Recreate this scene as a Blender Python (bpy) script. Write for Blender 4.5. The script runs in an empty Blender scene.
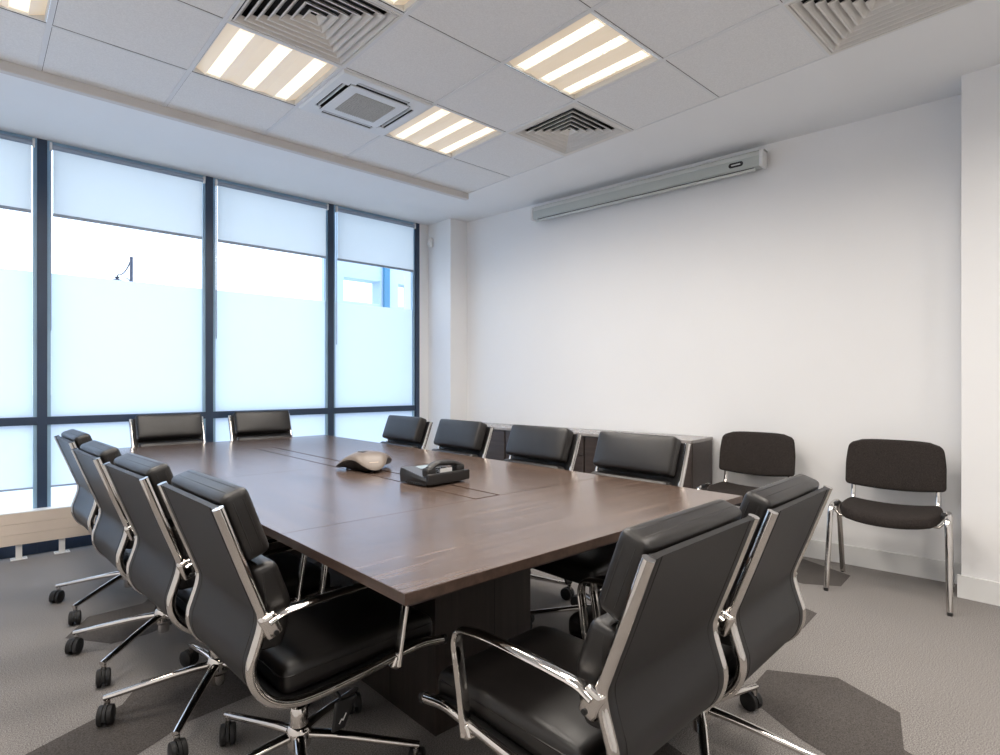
import bpy, bmesh, math, random
from math import sin, cos, pi, radians, sqrt
from mathutils import Vector, Matrix
random.seed(4)
C = bpy.context.scene.collection

# ------------------------------------------------------------------ materials
def mat(name, col=(.5, .5, .5), rough=.5, metal=0., spec=.5, noise=None, bump=None, coat=0., emit=None, estr=0.):
    m = bpy.data.materials.new(name); m.use_nodes = True
    nt = m.node_tree; b = nt.nodes['Principled BSDF']
    b.inputs['Base Color'].default_value = (*col, 1); b.inputs['Roughness'].default_value = rough
    b.inputs['Metallic'].default_value = metal; b.inputs['Specular IOR Level'].default_value = spec
    b.inputs['Coat Weight'].default_value = coat
    if emit: b.inputs['Emission Color'].default_value = (*emit, 1); b.inputs['Emission Strength'].default_value = estr
    tc = nt.nodes.new('ShaderNodeTexCoord')
    if noise:
        sc, lo, hi = noise
        n = nt.nodes.new('ShaderNodeTexNoise'); n.inputs['Scale'].default_value = sc; n.inputs['Detail'].default_value = 6
        nt.links.new(tc.outputs['Object'], n.inputs['Vector'])
        r = nt.nodes.new('ShaderNodeValToRGB')
        r.color_ramp.elements[0].position = .3; r.color_ramp.elements[1].position = .7
        r.color_ramp.elements[0].color = (*[c*lo for c in col], 1); r.color_ramp.elements[1].color = (*[min(1, c*hi) for c in col], 1)
        nt.links.new(n.outputs['Fac'], r.inputs['Fac']); nt.links.new(r.outputs['Color'], b.inputs['Base Color'])
    if bump:
        sc, st, dist = bump
        n = nt.nodes.new('ShaderNodeTexNoise'); n.inputs['Scale'].default_value = sc; n.inputs['Detail'].default_value = 4
        nt.links.new(tc.outputs['Object'], n.inputs['Vector'])
        bp = nt.nodes.new('ShaderNodeBump'); bp.inputs['Strength'].default_value = st; bp.inputs['Distance'].default_value = dist
        nt.links.new(n.outputs['Fac'], bp.inputs['Height']); nt.links.new(bp.outputs['Normal'], b.inputs['Normal'])
    return m

def wood_mat(name, c1, c2, along, rough=.3, spec=.5):
    m = mat(name, c1, rough, spec=spec); nt = m.node_tree; b = nt.nodes['Principled BSDF']
    tc = nt.nodes.new('ShaderNodeTexCoord'); mp = nt.nodes.new('ShaderNodeMapping')
    mp.inputs['Scale'].default_value = {'x': (1.2, 26, 26), 'y': (26, 1.2, 26), 'z': (26, 26, 1.2)}[along]
    n = nt.nodes.new('ShaderNodeTexNoise'); n.inputs['Scale'].default_value = 1.6; n.inputs['Detail'].default_value = 8; n.inputs['Roughness'].default_value = .62
    r = nt.nodes.new('ShaderNodeValToRGB'); r.color_ramp.elements[0].position = .32; r.color_ramp.elements[1].position = .68
    r.color_ramp.elements[0].color = (*c1, 1); r.color_ramp.elements[1].color = (*c2, 1)
    nt.links.new(tc.outputs['Object'], mp.inputs['Vector']); nt.links.new(mp.outputs['Vector'], n.inputs['Vector'])
    nt.links.new(n.outputs['Fac'], r.inputs['Fac']); nt.links.new(r.outputs['Color'], b.inputs['Base Color'])
    return m

def mix_mat(name, parts):
    """mix of simple BSDF nodes: parts = [(type, colour, roughness, weight)] (two of them)"""
    m = bpy.data.materials.new(name); m.use_nodes = True; nt = m.node_tree; nt.nodes.clear()
    out = nt.nodes.new('ShaderNodeOutputMaterial'); ns = []
    for t, c, r, w in parts:
        n = nt.nodes.new(t); n.inputs['Color'].default_value = (*c, 1)
        if 'Roughness' in n.inputs and r is not None: n.inputs['Roughness'].default_value = r
        ns.append(n)
    mx = nt.nodes.new('ShaderNodeMixShader'); mx.inputs[0].default_value = parts[1][3]
    nt.links.new(ns[0].outputs[0], mx.inputs[1]); nt.links.new(ns[1].outputs[0], mx.inputs[2])
    if len(ns) > 2:
        m2 = nt.nodes.new('ShaderNodeMixShader'); m2.inputs[0].default_value = parts[2][3]
        nt.links.new(mx.outputs[0], m2.inputs[1]); nt.links.new(ns[2].outputs[0], m2.inputs[2]); mx = m2
    nt.links.new(mx.outputs[0], out.inputs['Surface'])
    return m

M = {}
M['wall'] = mat('painted_wall', (.82, .82, .825), .85, noise=(1.3, .985, 1.01), bump=(260, .05, .0006))
M['ceil'] = mat('ceiling_paint', (.82, .83, .84), .9, noise=(2., .985, 1.01))
M['tile'] = mat('ceiling_tile_face', (.79, .795, .80), .95, noise=(160, .93, 1.05), bump=(300, .1, .0006))
M['tbar'] = mat('white_metal_tee', (.72, .73, .75), .5)
M['trimbeam'] = mat('trim_paint', (.62, .60, .585), .7, noise=(3, .98, 1.02))
M['skirt'] = mat('skirting_gloss', (.80, .80, .79), .35)
M['carpet'] = mat('carpet_grey', (.245, .229, .219), .95, spec=.1, noise=(240, .40, 1.60))
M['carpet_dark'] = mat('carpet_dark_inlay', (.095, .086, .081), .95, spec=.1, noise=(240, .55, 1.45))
M['frame'] = mat('window_frame_navy', (.025, .045, .085), .35, noise=(3, .9, 1.1))
M['frame_refl'] = mat('window_reveal_blue_reflect', (.28, .44, .58), .3, noise=(3, .9, 1.1))  # blue reveal, paled to paint in the reflection on the inner frames
M['leather'] = mat('black_leather', (.009, .0075, .007), .38, spec=.55, noise=(30, .85, 1.15), bump=(420, .12, .0008))
M['leather_back'] = mat('black_leather_back', (.012, .011, .0115), .46, spec=.42, noise=(20, .9, 1.1), bump=(500, .1, .0006))
M['chrome'] = mat('polished_chrome', (.66, .63, .60), .08, metal=1., noise=(4, .97, 1.02))
M['plastic'] = mat('black_plastic', (.012, .012, .013), .4, noise=(8, .9, 1.1))
M['rubber'] = mat('black_rubber', (.010, .010, .011), .6, noise=(8, .9, 1.1))
M['white'] = mat('white_plastic', (.75, .75, .74), .45, noise=(8, .98, 1.01))
M['wood_x'] = wood_mat('walnut_laminate_cross', (.062, .040, .031), (.150, .104, .082), 'x', .24, .9)
M['wood_y'] = wood_mat('walnut_laminate_long', (.062, .040, .031), (.150, .104, .082), 'y', .24, .9)
M['wood_edge'] = wood_mat('walnut_edge', (.045, .027, .020), (.085, .053, .040), 'y', .4)
M['wood_dark'] = wood_mat('dark_wenge_panel', (.020, .014, .012), (.038, .028, .024), 'z', .42)
M['cab'] = wood_mat('cabinet_wenge', (.036, .027, .024), (.066, .050, .044), 'y', .35)
M['cab_top'] = mat('cabinet_top_satin', (.30, .28, .27), .22, noise=(14, .9, 1.1))
M['seam_shadow'] = mat('dark_gap_and_shadow', (.008, .007, .007), .6, noise=(9, .9, 1.1))
M['fabric'] = mat('charcoal_fabric', (.030, .025, .023), .95, spec=.15, noise=(240, .45, 1.8), bump=(600, .5, .002))
M['rad'] = mat('heater_beige_panel', (.66, .56, .47), .5, noise=(5, .97, 1.02))
M['rad_white'] = mat('heater_white_metal', (.80, .79, .77), .4, noise=(5, .98, 1.01))
M['vent'] = mat('diffuser_enamel', (.70, .68, .65), .5, noise=(6, .97, 1.02))
M['vent_gap'] = mat('duct_inside', (.02, .02, .022), .8, noise=(6, .9, 1.1))
M['ac'] = mat('cassette_white', (.74, .76, .78), .4, noise=(6, .98, 1.01))
M['ac_grille'] = mat('cassette_grille', (.50, .50, .48), .6, noise=(200, .7, 1.2))
M['screen_case'] = mat('screen_case_grey', (.60, .62, .60), .35, noise=(5, .98, 1.02))
M['screen_mid'] = mat('screen_case_front', (.47, .50, .48), .35, noise=(5, .98, 1.02))
M['reflector'] = mat('lamp_reflector_cream', (.80, .72, .60), .45, emit=(1, .80, .56), estr=.22, noise=(5, .98, 1.02))  # faint emission imitates the tubes' light falling on the wings
M['louvre'] = mat('lamp_louvre', (.85, .82, .76), .3, emit=(1, .84, .62), estr=.25, noise=(9, .9, 1.02))  # blades glow slightly in place of light caught from the tubes
M['tube'] = mat('fluorescent_tube', (1, 1, 1), .5, emit=(1, .90, .74), estr=3.6, noise=(5, .98, 1.))
M['tan'] = mat('champagne_plastic', (.15, .12, .098), .38, noise=(8, .95, 1.05))
M['tan_light'] = mat('champagne_keypad', (.34, .26, .20), .35, noise=(8, .95, 1.05))
M['phone'] = mat('charcoal_phone', (.014, .013, .013), .38, noise=(8, .9, 1.1))
M['phone_mid'] = mat('grey_phone_face', (.09, .10, .12), .3, noise=(8, .95, 1.05))
M['lcd'] = mat('phone_screen_glass', (.30, .36, .40), .12, noise=(8, .98, 1.02))
M['ground'] = mat('pale_paving', (.75, .76, .76), .9, noise=(2, .95, 1.03))
M['facade'] = mat('blue_facade', (.50, .62, .74), .7, noise=(2, .97, 1.03))
M['facade_dark'] = mat('blue_facade_post', (.05, .22, .38), .5, noise=(2, .95, 1.03))
M['lamp'] = mat('lamp_post_paint', (.04, .05, .08), .5, noise=(4, .95, 1.05))
M['brass'] = mat('steel_key', (.65, .63, .58), .25, metal=1., noise=(9, .95, 1.05))
M['glass'] = mix_mat('clear_glass', [('ShaderNodeBsdfTransparent', (.97, .985, 1), None, 0), ('ShaderNodeBsdfGlossy', (1, 1, 1), .02, .05)])
M['film'] = mix_mat('frosted_film', [('ShaderNodeBsdfTranslucent', (.845, .86, .885), None, 0), ('ShaderNodeBsdfTransparent', (.80, .90, 1), None, .06), ('ShaderNodeBsdfDiffuse', (.75, .8, .85), None, .06)])
M['blind'] = mix_mat('blind_fabric', [('ShaderNodeBsdfDiffuse', (.75, .79, .83), None, 0), ('ShaderNodeBsdfTranslucent', (.88, .88, .86), None, .72)])
M['rail'] = mat('blind_rail_grey', (.30, .36, .45), .4, noise=(4, .97, 1.02))

# ------------------------------------------------------------------ mesh helpers
def ob(name, bm, m, parent=None, smooth=None, mats=None):
    me = bpy.data.meshes.new(name); bmesh.ops.recalc_face_normals(bm, faces=bm.faces[:]); bm.to_mesh(me); bm.free()
    for mm in (mats or [m]): me.materials.append(mm)
    o = bpy.data.objects.new(name, me); C.objects.link(o)
    if parent: o.parent = parent
    if smooth is not None:
        me.polygons.foreach_set('use_smooth', [True]*len(me.polygons))
        me.set_sharp_from_angle(angle=radians(smooth))
    return o
def empty(name, loc=(0, 0, 0), rz=0., label=None, cat=None, group=None, kind=None):
    o = bpy.data.objects.new(name, None); C.objects.link(o); o.empty_display_size = .1
    o.location = loc; o.rotation_euler = (0, 0, rz); return tag(o, label, cat, group, kind)
def tag(o, label=None, cat=None, group=None, kind=None):
    if label: o['label'] = label
    if cat: o['category'] = cat
    if group: o['group'] = group
    if kind: o['kind'] = kind
    return o
def box(bm, lo, hi, mi=0, mx=None):
    vs = [bm.verts.new((x, y, z)) for z in (lo[2], hi[2]) for y in (lo[1], hi[1]) for x in (lo[0], hi[0])]
    if mx is not None:
        for v in vs: v.co = mx @ v.co
    for f in ((0, 2, 3, 1), (4, 5, 7, 6), (0, 1, 5, 4), (2, 6, 7, 3), (0, 4, 6, 2), (1, 3, 7, 5)):
        bm.faces.new([vs[i] for i in f]).material_index = mi
    return vs
def bevbox(lo, hi, r=.003, seg=2, mx=None):
    bm = bmesh.new(); box(bm, lo, hi)
    bmesh.ops.recalc_face_normals(bm, faces=bm.faces[:])
    bmesh.ops.bevel(bm, geom=bm.edges[:], offset=r, segments=seg, profile=.5, affect='EDGES', clamp_overlap=True)
    if mx is not None: bm.transform(mx)
    return bm
def rbox(h, r, bulge=(0, 0, 0), mapf=None, n=6, bm=None):
    """rounded box, half sizes h, corner radius r; faces bulge outwards; mapf bends it"""
    bm = bm or bmesh.new()
    def coords(hh):
        rr = min(r, hh*.98); a = [-hh + rr*(1-cos(t)) for t in [0, .35, .7, 1.05, pi/2]]
        mid = [(-hh+rr) + (2*(hh-rr))*i/n for i in range(1, n)]
        return a + mid + [-x for x in reversed(a)]
    cs = [coords(x) for x in h]; cache = {}
    rm = [min(r, x*.98) for x in h]
    rr = min(rm)
    def vert(p):
        k = tuple(round(x, 6) for x in p)
        if k in cache: return cache[k]
        q = Vector([max(-(h[i]-rr), min(h[i]-rr, p[i])) for i in range(3)])
        d = Vector(p) - q
        if d.length > 1e-9: d = d.normalized()*rr
        v = q + d
        u = [max(-1, min(1, v[i]/h[i])) for i in range(3)]
        for i in range(3):
            if bulge[i]:
                j, kk = [a for a in range(3) if a != i]
                v[i] += bulge[i]*u[i]*(1-u[j]**2)*(1-u[kk]**2)
        if mapf: v = Vector(mapf(v))
        cache[k] = bm.verts.new(v); return cache[k]
    for ax in range(3):
        a, b = [i for i in range(3) if i != ax]
        for sgn in (-1, 1):
            for i in range(len(cs[a])-1):
                for j in range(len(cs[b])-1):
                    pts = []
                    for (ii, jj) in ((i, j), (i+1, j), (i+1, j+1), (i, j+1)):
                        p = [0, 0, 0]; p[ax] = sgn*h[ax]; p[a] = cs[a][ii]; p[b] = cs[b][jj]; pts.append(vert(p))
                    if len(set(pts)) == 4:
                        try: bm.faces.new(pts)
                        except ValueError: pass
    return bm
def smooth_path(P, n=6, closed=False):
    P = [Vector(p) for p in P]; out = []; N = len(P)
    rng = range(N if closed else N-1)
    for i in rng:
        if closed: p0, p1, p2, p3 = P[i-1], P[i], P[(i+1) % N], P[(i+2) % N]
        else: p0 = P[max(i-1, 0)]; p1 = P[i]; p2 = P[i+1]; p3 = P[min(i+2, N-1)]
        # centripetal-ish: limit tangents
        for k in range(n):
            t = k/n
            l = (p2-p1).length
            t1 = (p2-p0); t2 = (p3-p1)
            t1 = t1.normalized()*l if t1.length > 1e-9 else t1
            t2 = t2.normalized()*l if t2.length > 1e-9 else t2
            h00 = 2*t**3-3*t**2+1; h10 = t**3-2*t**2+t; h01 = -2*t**3+3*t**2; h11 = t**3-t**2
            out.append(p1*h00 + t1*h10 + p2*h01 + t2*h11)
    if not closed: out.append(P[-1])
    return out
def tube(bm, path, r, seg=12, r2=None, side=None, closed=False, taper=None):
    """sweep; r along 'side' direction, r2 across it. taper(t)->scale"""
    P = [Vector(p) for p in path]; N = len(P); rings = []
    ref = Vector(side) if side else None
    for i, p in enumerate(P):
        t = (P[(i+1) % N]-P[i-1]) if closed else (P[min(i+1, N-1)]-P[max(i-1, 0)])
        t.normalize()
        if side: s = (ref - t*ref.dot(t)).normalized()
        else:
            if i == 0:
                a = Vector((0, 0, 1)) if abs(t.z) < .9 else Vector((1, 0, 0)); s = (a - t*a.dot(t)).normalized()
            else: s = (s - t*s.dot(t)).normalized()
        w = t.cross(s); k = taper(i/(N-1)) if taper else 1
        ra, rb = r*k, (r2 if r2 else r)*k
        rings.append([bm.verts.new(p + s*ra*cos(2*pi*j/seg) + w*rb*sin(2*pi*j/seg)) for j in range(seg)])
    for i in range(N if closed else N-1):
        a, b = rings[i], rings[(i+1) % N]
        for j in range(seg): bm.faces.new([a[j], a[(j+1) % seg], b[(j+1) % seg], b[j]])
    if not closed: bm.faces.new(rings[0]); bm.faces.new(rings[-1])
    return bm
def lathe(bm, prof, seg=20, mx=None):
    rings = []
    for r, z in prof:
        ring = []
        for j in range(seg):
            v = Vector((r*cos(2*pi*j/seg), r*sin(2*pi*j/seg), z)); ring.append(bm.verts.new(mx @ v if mx is not None else v))
        rings.append(ring)
    for a, b in zip(rings, rings[1:]):
        for j in range(seg): bm.faces.new([a[j], a[(j+1) % seg], b[(j+1) % seg], b[j]])
    bm.faces.new(rings[0]); bm.faces.new(rings[-1]); return bm
def loft(bm, secs, cap=True):
    R = [[bm.verts.new(p) for p in s] for s in secs]; n = len(R[0])
    for a, b in zip(R, R[1:]):
        for j in range(n): bm.faces.new([a[j], a[(j+1) % n], b[(j+1) % n], b[j]])
    if cap: bm.faces.new(R[0]); bm.faces.new(R[-1])
    return bm
def T(x, y, z): return Matrix.Translation((x, y, z))
def RX(a): return Matrix.Rotation(a, 4, 'X')
def RY(a): return Matrix.Rotation(a, 4, 'Y')
def RZ(a): return Matrix.Rotation(a, 4, 'Z')
def copy_tree(o, parent=None):
    c = o.copy(); C.objects.link(c); c.parent = parent
    for ch in list(o.children): copy_tree(ch, c)
    return c

# ------------------------------------------------------------------ the room
ZC = 2.922; YW = 5.20; X0 = -.78; YB = -2.2; G = .61
GX, GY = 3.33, 2.902                      # a node of the ceiling grid
YT = 4.06                                 # trim line
def wx(y): return 4.355 - .105*(y-.7)     # the right wall runs slightly off square
XC = 4.095                                # column face on the right, near the camera

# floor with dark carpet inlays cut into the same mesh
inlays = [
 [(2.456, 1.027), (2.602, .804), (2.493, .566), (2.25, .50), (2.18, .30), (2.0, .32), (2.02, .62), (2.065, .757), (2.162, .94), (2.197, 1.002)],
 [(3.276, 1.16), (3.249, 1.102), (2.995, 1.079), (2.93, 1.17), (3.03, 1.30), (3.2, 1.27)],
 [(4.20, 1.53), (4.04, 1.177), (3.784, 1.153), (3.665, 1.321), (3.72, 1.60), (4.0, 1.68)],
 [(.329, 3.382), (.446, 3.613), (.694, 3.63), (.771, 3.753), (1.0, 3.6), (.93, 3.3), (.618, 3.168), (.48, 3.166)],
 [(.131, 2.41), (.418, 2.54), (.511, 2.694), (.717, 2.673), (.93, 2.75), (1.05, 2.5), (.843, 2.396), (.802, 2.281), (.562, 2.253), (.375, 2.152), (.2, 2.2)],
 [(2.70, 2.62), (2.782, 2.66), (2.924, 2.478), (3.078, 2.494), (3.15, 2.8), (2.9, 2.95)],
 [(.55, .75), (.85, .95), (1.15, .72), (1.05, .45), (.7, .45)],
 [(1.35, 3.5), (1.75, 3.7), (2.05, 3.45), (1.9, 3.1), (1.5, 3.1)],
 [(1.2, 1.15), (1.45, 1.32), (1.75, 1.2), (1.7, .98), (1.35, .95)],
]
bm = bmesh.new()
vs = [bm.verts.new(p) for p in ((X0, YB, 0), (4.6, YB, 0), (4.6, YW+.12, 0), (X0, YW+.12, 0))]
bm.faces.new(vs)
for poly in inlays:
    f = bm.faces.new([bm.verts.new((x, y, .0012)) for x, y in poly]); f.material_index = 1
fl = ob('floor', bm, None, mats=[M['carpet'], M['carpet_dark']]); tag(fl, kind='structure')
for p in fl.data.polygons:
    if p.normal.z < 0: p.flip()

# ceiling: tiles (omitting the fixture cells) + smooth perimeter
fix = {(-2, -2): 'light', (-2, 0): 'light', (-4, 0): 'light', (-6, 0): 'light', (-4, -2): 'light',
       (-1, -1): 'vent_s', (-4, -1): 'vent_b', (-1, -4): 'vent_b', (-3, 0): 'ac',
       (-2, -5): 'light', (-4, -5): 'light', (-6, -3): 'light', (-2, -7): 'light', (-5, -7): 'light'}  # this row: unseen fixtures added to light the near part of the room
bm = bmesh.new()
imin = -8; jmin = -9
def quad(bm, x0, y0, x1, y1, z, mi=0):
    f = bm.faces.new([bm.verts.new(p) for p in ((x0, y0, z), (x0, y1, z), (x1, y1, z), (x1, y0, z))]); f.material_index = mi
for i in range(imin, 0):
    for j in range(jmin, 2):
        if (i, j) in fix: continue
        x0, x1 = max(X0, GX+G*i), GX+G*(i+1); y0, y1 = max(YB, GY+G*j), min(YT, GY+G*(j+1))
        if x1 <= x0 or y1 <= y0: continue
        quad(bm, x0, y0, x1, y1, ZC)
quad(bm, GX, YB, 4.7, YT, ZC, 1); quad(bm, X0, YT, 4.7, YW+.15, ZC, 1)
o = ob('ceiling', bm, None, mats=[M['tile'], M['ceil']]); tag(o, kind='structure')
bm = bmesh.new(); hb = .011
for i in range(imin, 1):
    x = GX+G*i
    if x < X0: continue
    w = .004 if i == 0 else hb
    box(bm, (x-w, YB, ZC-.004), (x+w, YT, ZC+.003))
for j in range(jmin, 3):
    y = GY+G*j
    if y < YB or y > YT: continue
    box(bm, (X0, y-.007, ZC-.0035), (GX, y+.007, ZC+.003))
tag(ob('trim_1', bm, M['tbar']), 'thin white metal grid between the ceiling tiles', kind='structure')
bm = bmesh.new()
for i in range(imin, 1):       # shadow beside each bar, laid in as a dark strip
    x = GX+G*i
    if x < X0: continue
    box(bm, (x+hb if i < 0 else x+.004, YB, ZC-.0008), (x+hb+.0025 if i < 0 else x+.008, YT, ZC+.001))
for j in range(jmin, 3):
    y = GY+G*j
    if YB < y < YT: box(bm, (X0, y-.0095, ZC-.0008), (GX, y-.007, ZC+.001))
tag(ob('trim_shadow', bm, M['seam_shadow']), kind='structure')
bm = bevbox((X0, YT, ZC-.057), (GX+.01, YT+.045, ZC+.002), .006, 2)
tag(ob('trim_3', bm, M['trimbeam']), 'shallow painted downstand between tiles and window ceiling', kind='structure')

# walls
bm = bmesh.new()
def prism(bm, pts, z0, z1, mi=0):
    a = [bm.verts.new((x, y, z0)) for x, y in pts]; b = [bm.verts.new((x, y, z1)) for x, y in pts]; n = len(pts)
    for k in range(n): bm.faces.new([a[k], a[(k+1) % n], b[(k+1) % n], b[k]]).material_index = mi
    bm.faces.new(a).material_index = mi; bm.faces.new(b).material_index = mi
CX, CY = 3.70, 4.80          # column in the far corner
XR = 3.585                   # right end of the glazing
prism(bm, [(XC, YB), (XC, .640), (wx(.640), .640), (wx(CY), CY), (CX, CY), (CX, YW), (XR, YW), (XR, YW+.3), (4.75, YW+.3), (4.75, YB)], 0, ZC+.05)
tag(ob('wall_right', bm, M['wall']), kind='structure')
bm = bmesh.new(); box(bm, (X0-.12, YB-.12, 0), (X0, YW+.3, ZC+.05)); tag(ob('wall_left', bm, M['wall']), kind='structure')
bm = bmesh.new(); box(bm, (X0, YB-.12, 0), (4.75, YB, ZC+.05)); tag(ob('wall_back', bm, M['wall']), kind='structure')
bm = bmesh.new()
def along(bm, p, q, t, z0, z1):   # skirting strip on the room side of a wall line p->q, thickness t to the left
    p, q = Vector((*p, 0)), Vector((*q, 0)); d = (q-p).normalized(); n = Vector((-d.y, d.x, 0))*t
    prism(bm, [(p.x, p.y), (q.x, q.y), ((q+n).x, (q+n).y), ((p+n).x, (p+n).y)], z0, z1)
along(bm, (wx(.645), .645), (wx(CY), CY), .016, 0, .125)
along(bm, (XC, YB), (XC, .656), .016, 0, .125)
along(bm, (wx(CY), CY), (CX, CY), .016, 0, .125)
tag(ob('baseboard_right', bm, M['skirt']), kind='structure')

# ------------------------------------------------------------------ windows
mull = [-.712, .376, 1.474, 2.560, 3.555]
ZT, ZH = .932, 2.895
bm = bmesh.new()
for w_i in range(4):
    a, b = mull[w_i], mull[w_i+1]
    w = empty('window_%d' % (w_i+1), (a, YW, 0), kind='structure')
    L = b-a; hm = .028
    bm = bmesh.new()
    if w_i == 0: box(bm, (-hm, -.005, 0), (hm, .09, ZC))
    box(bm, (L-hm if w_i < 3 else L-.02, -.005, 0), (L+hm, .09, ZC))
    box(bm, (hm, -.002, ZT-.028), (L-hm, .07, ZT+.028))
    box(bm, (hm, 0, 0), (L-hm, .07, .085)); 
    ob('frame', bm, M['frame'], w)
    bm = bmesh.new(); box(bm, (hm, .0, ZH-.01), (L-hm, .07, ZC))
    box(bm, (hm, .008, .085), (hm+.022, .040, ZC-.04)); box(bm, (L-hm-.022, .008, .085), (L-hm, .040, ZC-.04))
    ob('inner_frame', bm, M['frame_refl'], w)
    bm = bmesh.new(); box(bm, (hm, .024, .08), (L-hm, .030, ZC-.03)); ob('pane', bm, M['glass'], w)
    for (z0, z1) in ((ZT+.02, 1.985), (.47, ZT-.02)):
        bm = bmesh.new(); box(bm, (hm+.024, .019, z0), (L-hm-.024, .0225, z1)); ob('frosted_film', bm, M['film'], w)
    bm = bmesh.new(); box(bm, (hm, .016, .455), (L-hm, .0235, .468)); ob('film_edge', bm, M['rail'], w)

# roller blinds
blind_labels = ['white roller blind leftmost in the photo, cut by its left edge', 'white roller blind above the street lamp seen outside',
                'white roller blind in the bay right of the street lamp bay', 'white roller blind in the bay nearest the corner column']
def make_blind(L):
    r = empty('roller_blind')
    bm = bmesh.new(); box(bm, (.060, -.014, 2.405), (L-.062, -.0115, 2.862)); ob('fabric', bm, M['blind'], r)
    bm = bevbox((.058, -.019, 2.385), (L-.060, -.006, 2.407), .003); ob('bottom_rail', bm, M['rail'], r)
    bm = bmesh.new(); lathe(bm, [(.0, 0), (.018, 0), (.018, L-.11), (.0, L-.11)], 14, T(.055, -.012, 2.876) @ RY(pi/2)); ob('roller_tube', bm, M['rail'], r, 40)
    for xa in (.040, L-.055):
        bm = bmesh.new(); box(bm, (xa, -.030, 2.85), (xa+.014, .0, 2.905)); ob('bracket', bm, M['white'], r)
    bm = bmesh.new(); tube(bm, [(.047, -.022, 2.88), (.047, -.022, 1.58)], .0025, 6); tube(bm, [(.047, -.008, 2.88), (.047, -.008, 1.58)], .0025, 6)
    tube(bm, smooth_path([(.047, -.022, 1.58), (.047, -.015, 1.572), (.047, -.008, 1.58)], 3), .0025, 6); ob('pull_chain', bm, M['rail'], r, 60)
    return r
for w_i in range(4):
    r = make_blind(mull[w_i+1]-mull[w_i]); r.location = (mull[w_i], YW-.008, 0)
    tag(r, blind_labels[w_i], 'blind', 'roller blinds at the window wall')

# ------------------------------------------------------------------ ceiling fixtures
def cell(i, j): return (GX+G*(i+.5), GY+G*(j+.5), ZC)
def make_light():
    r = empty('ceiling_light'); h = .293
    bm = bmesh.new()
    box(bm, (-h, -h, .075), (h, h, .082))
    for s in (-1, 1):
        box(bm, (s*h-.006*(s > 0)*1 if s > 0 else -h, -h, 0), (h if s > 0 else -h+.006, h, .08))
        box(bm, (-h, s*h-.006 if s > 0 else -h, 0), (h, h if s > 0 else -h+.006, .08))
    ob('housing', bm, M['white'], r)
    bm = bmesh.new()
    xs = [-.19, 0., .19]; wv = .036
    edges = [-h+.006] + [v for x in xs for v in (x-wv, x+wv)] + [h-.006]
    for k in range(0, len(edges), 2):          # V-shaped cream wings between the lamp channels
        a, b = edges[k], edges[k+1]; m = (a+b)/2
        for (p, q) in ((a, m), (m, b)):
            zp = .030 if (p == m or (k == 0 and p == a)) else .004; zq = .030 if (q == m or (k == 6 and q == b)) else .004
            if k == 0: zp, zq = (.030, .017) if p == a else (.017, .004)
            if k == 6: zp, zq = (.004, .017) if p == a else (.017, .030)
            if k not in (0, 6): zp, zq = (.004, .014) if p == a else (.014, .004)
            bm.faces.new([bm.verts.new(c) for c in ((p, -h+.006, zp), (q, -h+.006, zq), (q, h-.006, zq), (p, h-.006, zp))])
    ob('reflector', bm, M['reflector'], r)
    for x in xs:
        bm = bmesh.new(); lathe(bm, [(0, 0), (.008, 0), (.013, .008), (.013, .53), (.008, .538), (0, .538)], 12, T(x, -.269, .045) @ RX(-pi/2)); ob('lamp_tube', bm, M['tube'], r, 40)
        bm = bmesh.new()
        for k in range(22):
            y = -.27 + .54*k/21; box(bm, (x-wv, y-.0012, .006), (x+wv, y+.0012, .028))
        for s in (-1, 1): box(bm, (x+s*wv-.001, -.28, .004), (x+s*wv+.001, .28, .06))
        ob('louvre', bm, M['louvre'], r)
    return r
def ring(bm, a, za, b, zb):    # square frame surface from half size a at za to b at zb
    A = [bm.verts.new((sx*a, sy*a, za)) for sx, sy in ((-1, -1), (1, -1), (1, 1), (-1, 1))]
    B = [bm.verts.new((sx*b, sy*b, zb)) for sx, sy in ((-1, -1), (1, -1), (1, 1), (-1, 1))]
    for k in range(4): bm.faces.new([A[k], A[(k+1) % 4], B[(k+1) % 4], B[k]])
def make_diffuser(outer, n, z0=0.):
    r = empty('air_diffuser')
    bm = bmesh.new(); ring(bm, .297, -.006, outer, -.006); ring(bm, outer, -.006, outer-.004, .004); ring(bm, .297, -.006, .300, .001)
    ob('rim', bm, M['vent'], r)
    step = (outer-.012)/n
    for k in range(n):
        a = outer-.006-step*k
        bm = bmesh.new(); b = max(a-step*.62, .004)
        ring(bm, a, -.004, b, .022); ring(bm, a, -.004, max(a-.008, .002), -.004); ring(bm, max(a-.008, .002), -.004, max(b-.006, .001), .020)
        ob('louvre_ring', bm, M['vent'], r)
    bm = bmesh.new(); box(bm, (-.3, -.3, .085), (.3, .3, .09))
    for s in (-1, 1):
        box(bm, (min(s*.3, s*.296), -.3, .002), (max(s*.3, s*.296), .3, .09)); box(bm, (-.3, min(s*.3, s*.296), .002), (.3, max(s*.3, s*.296), .09))
    ob('duct_box', bm, M['vent_gap'], r)
    return r
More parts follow.
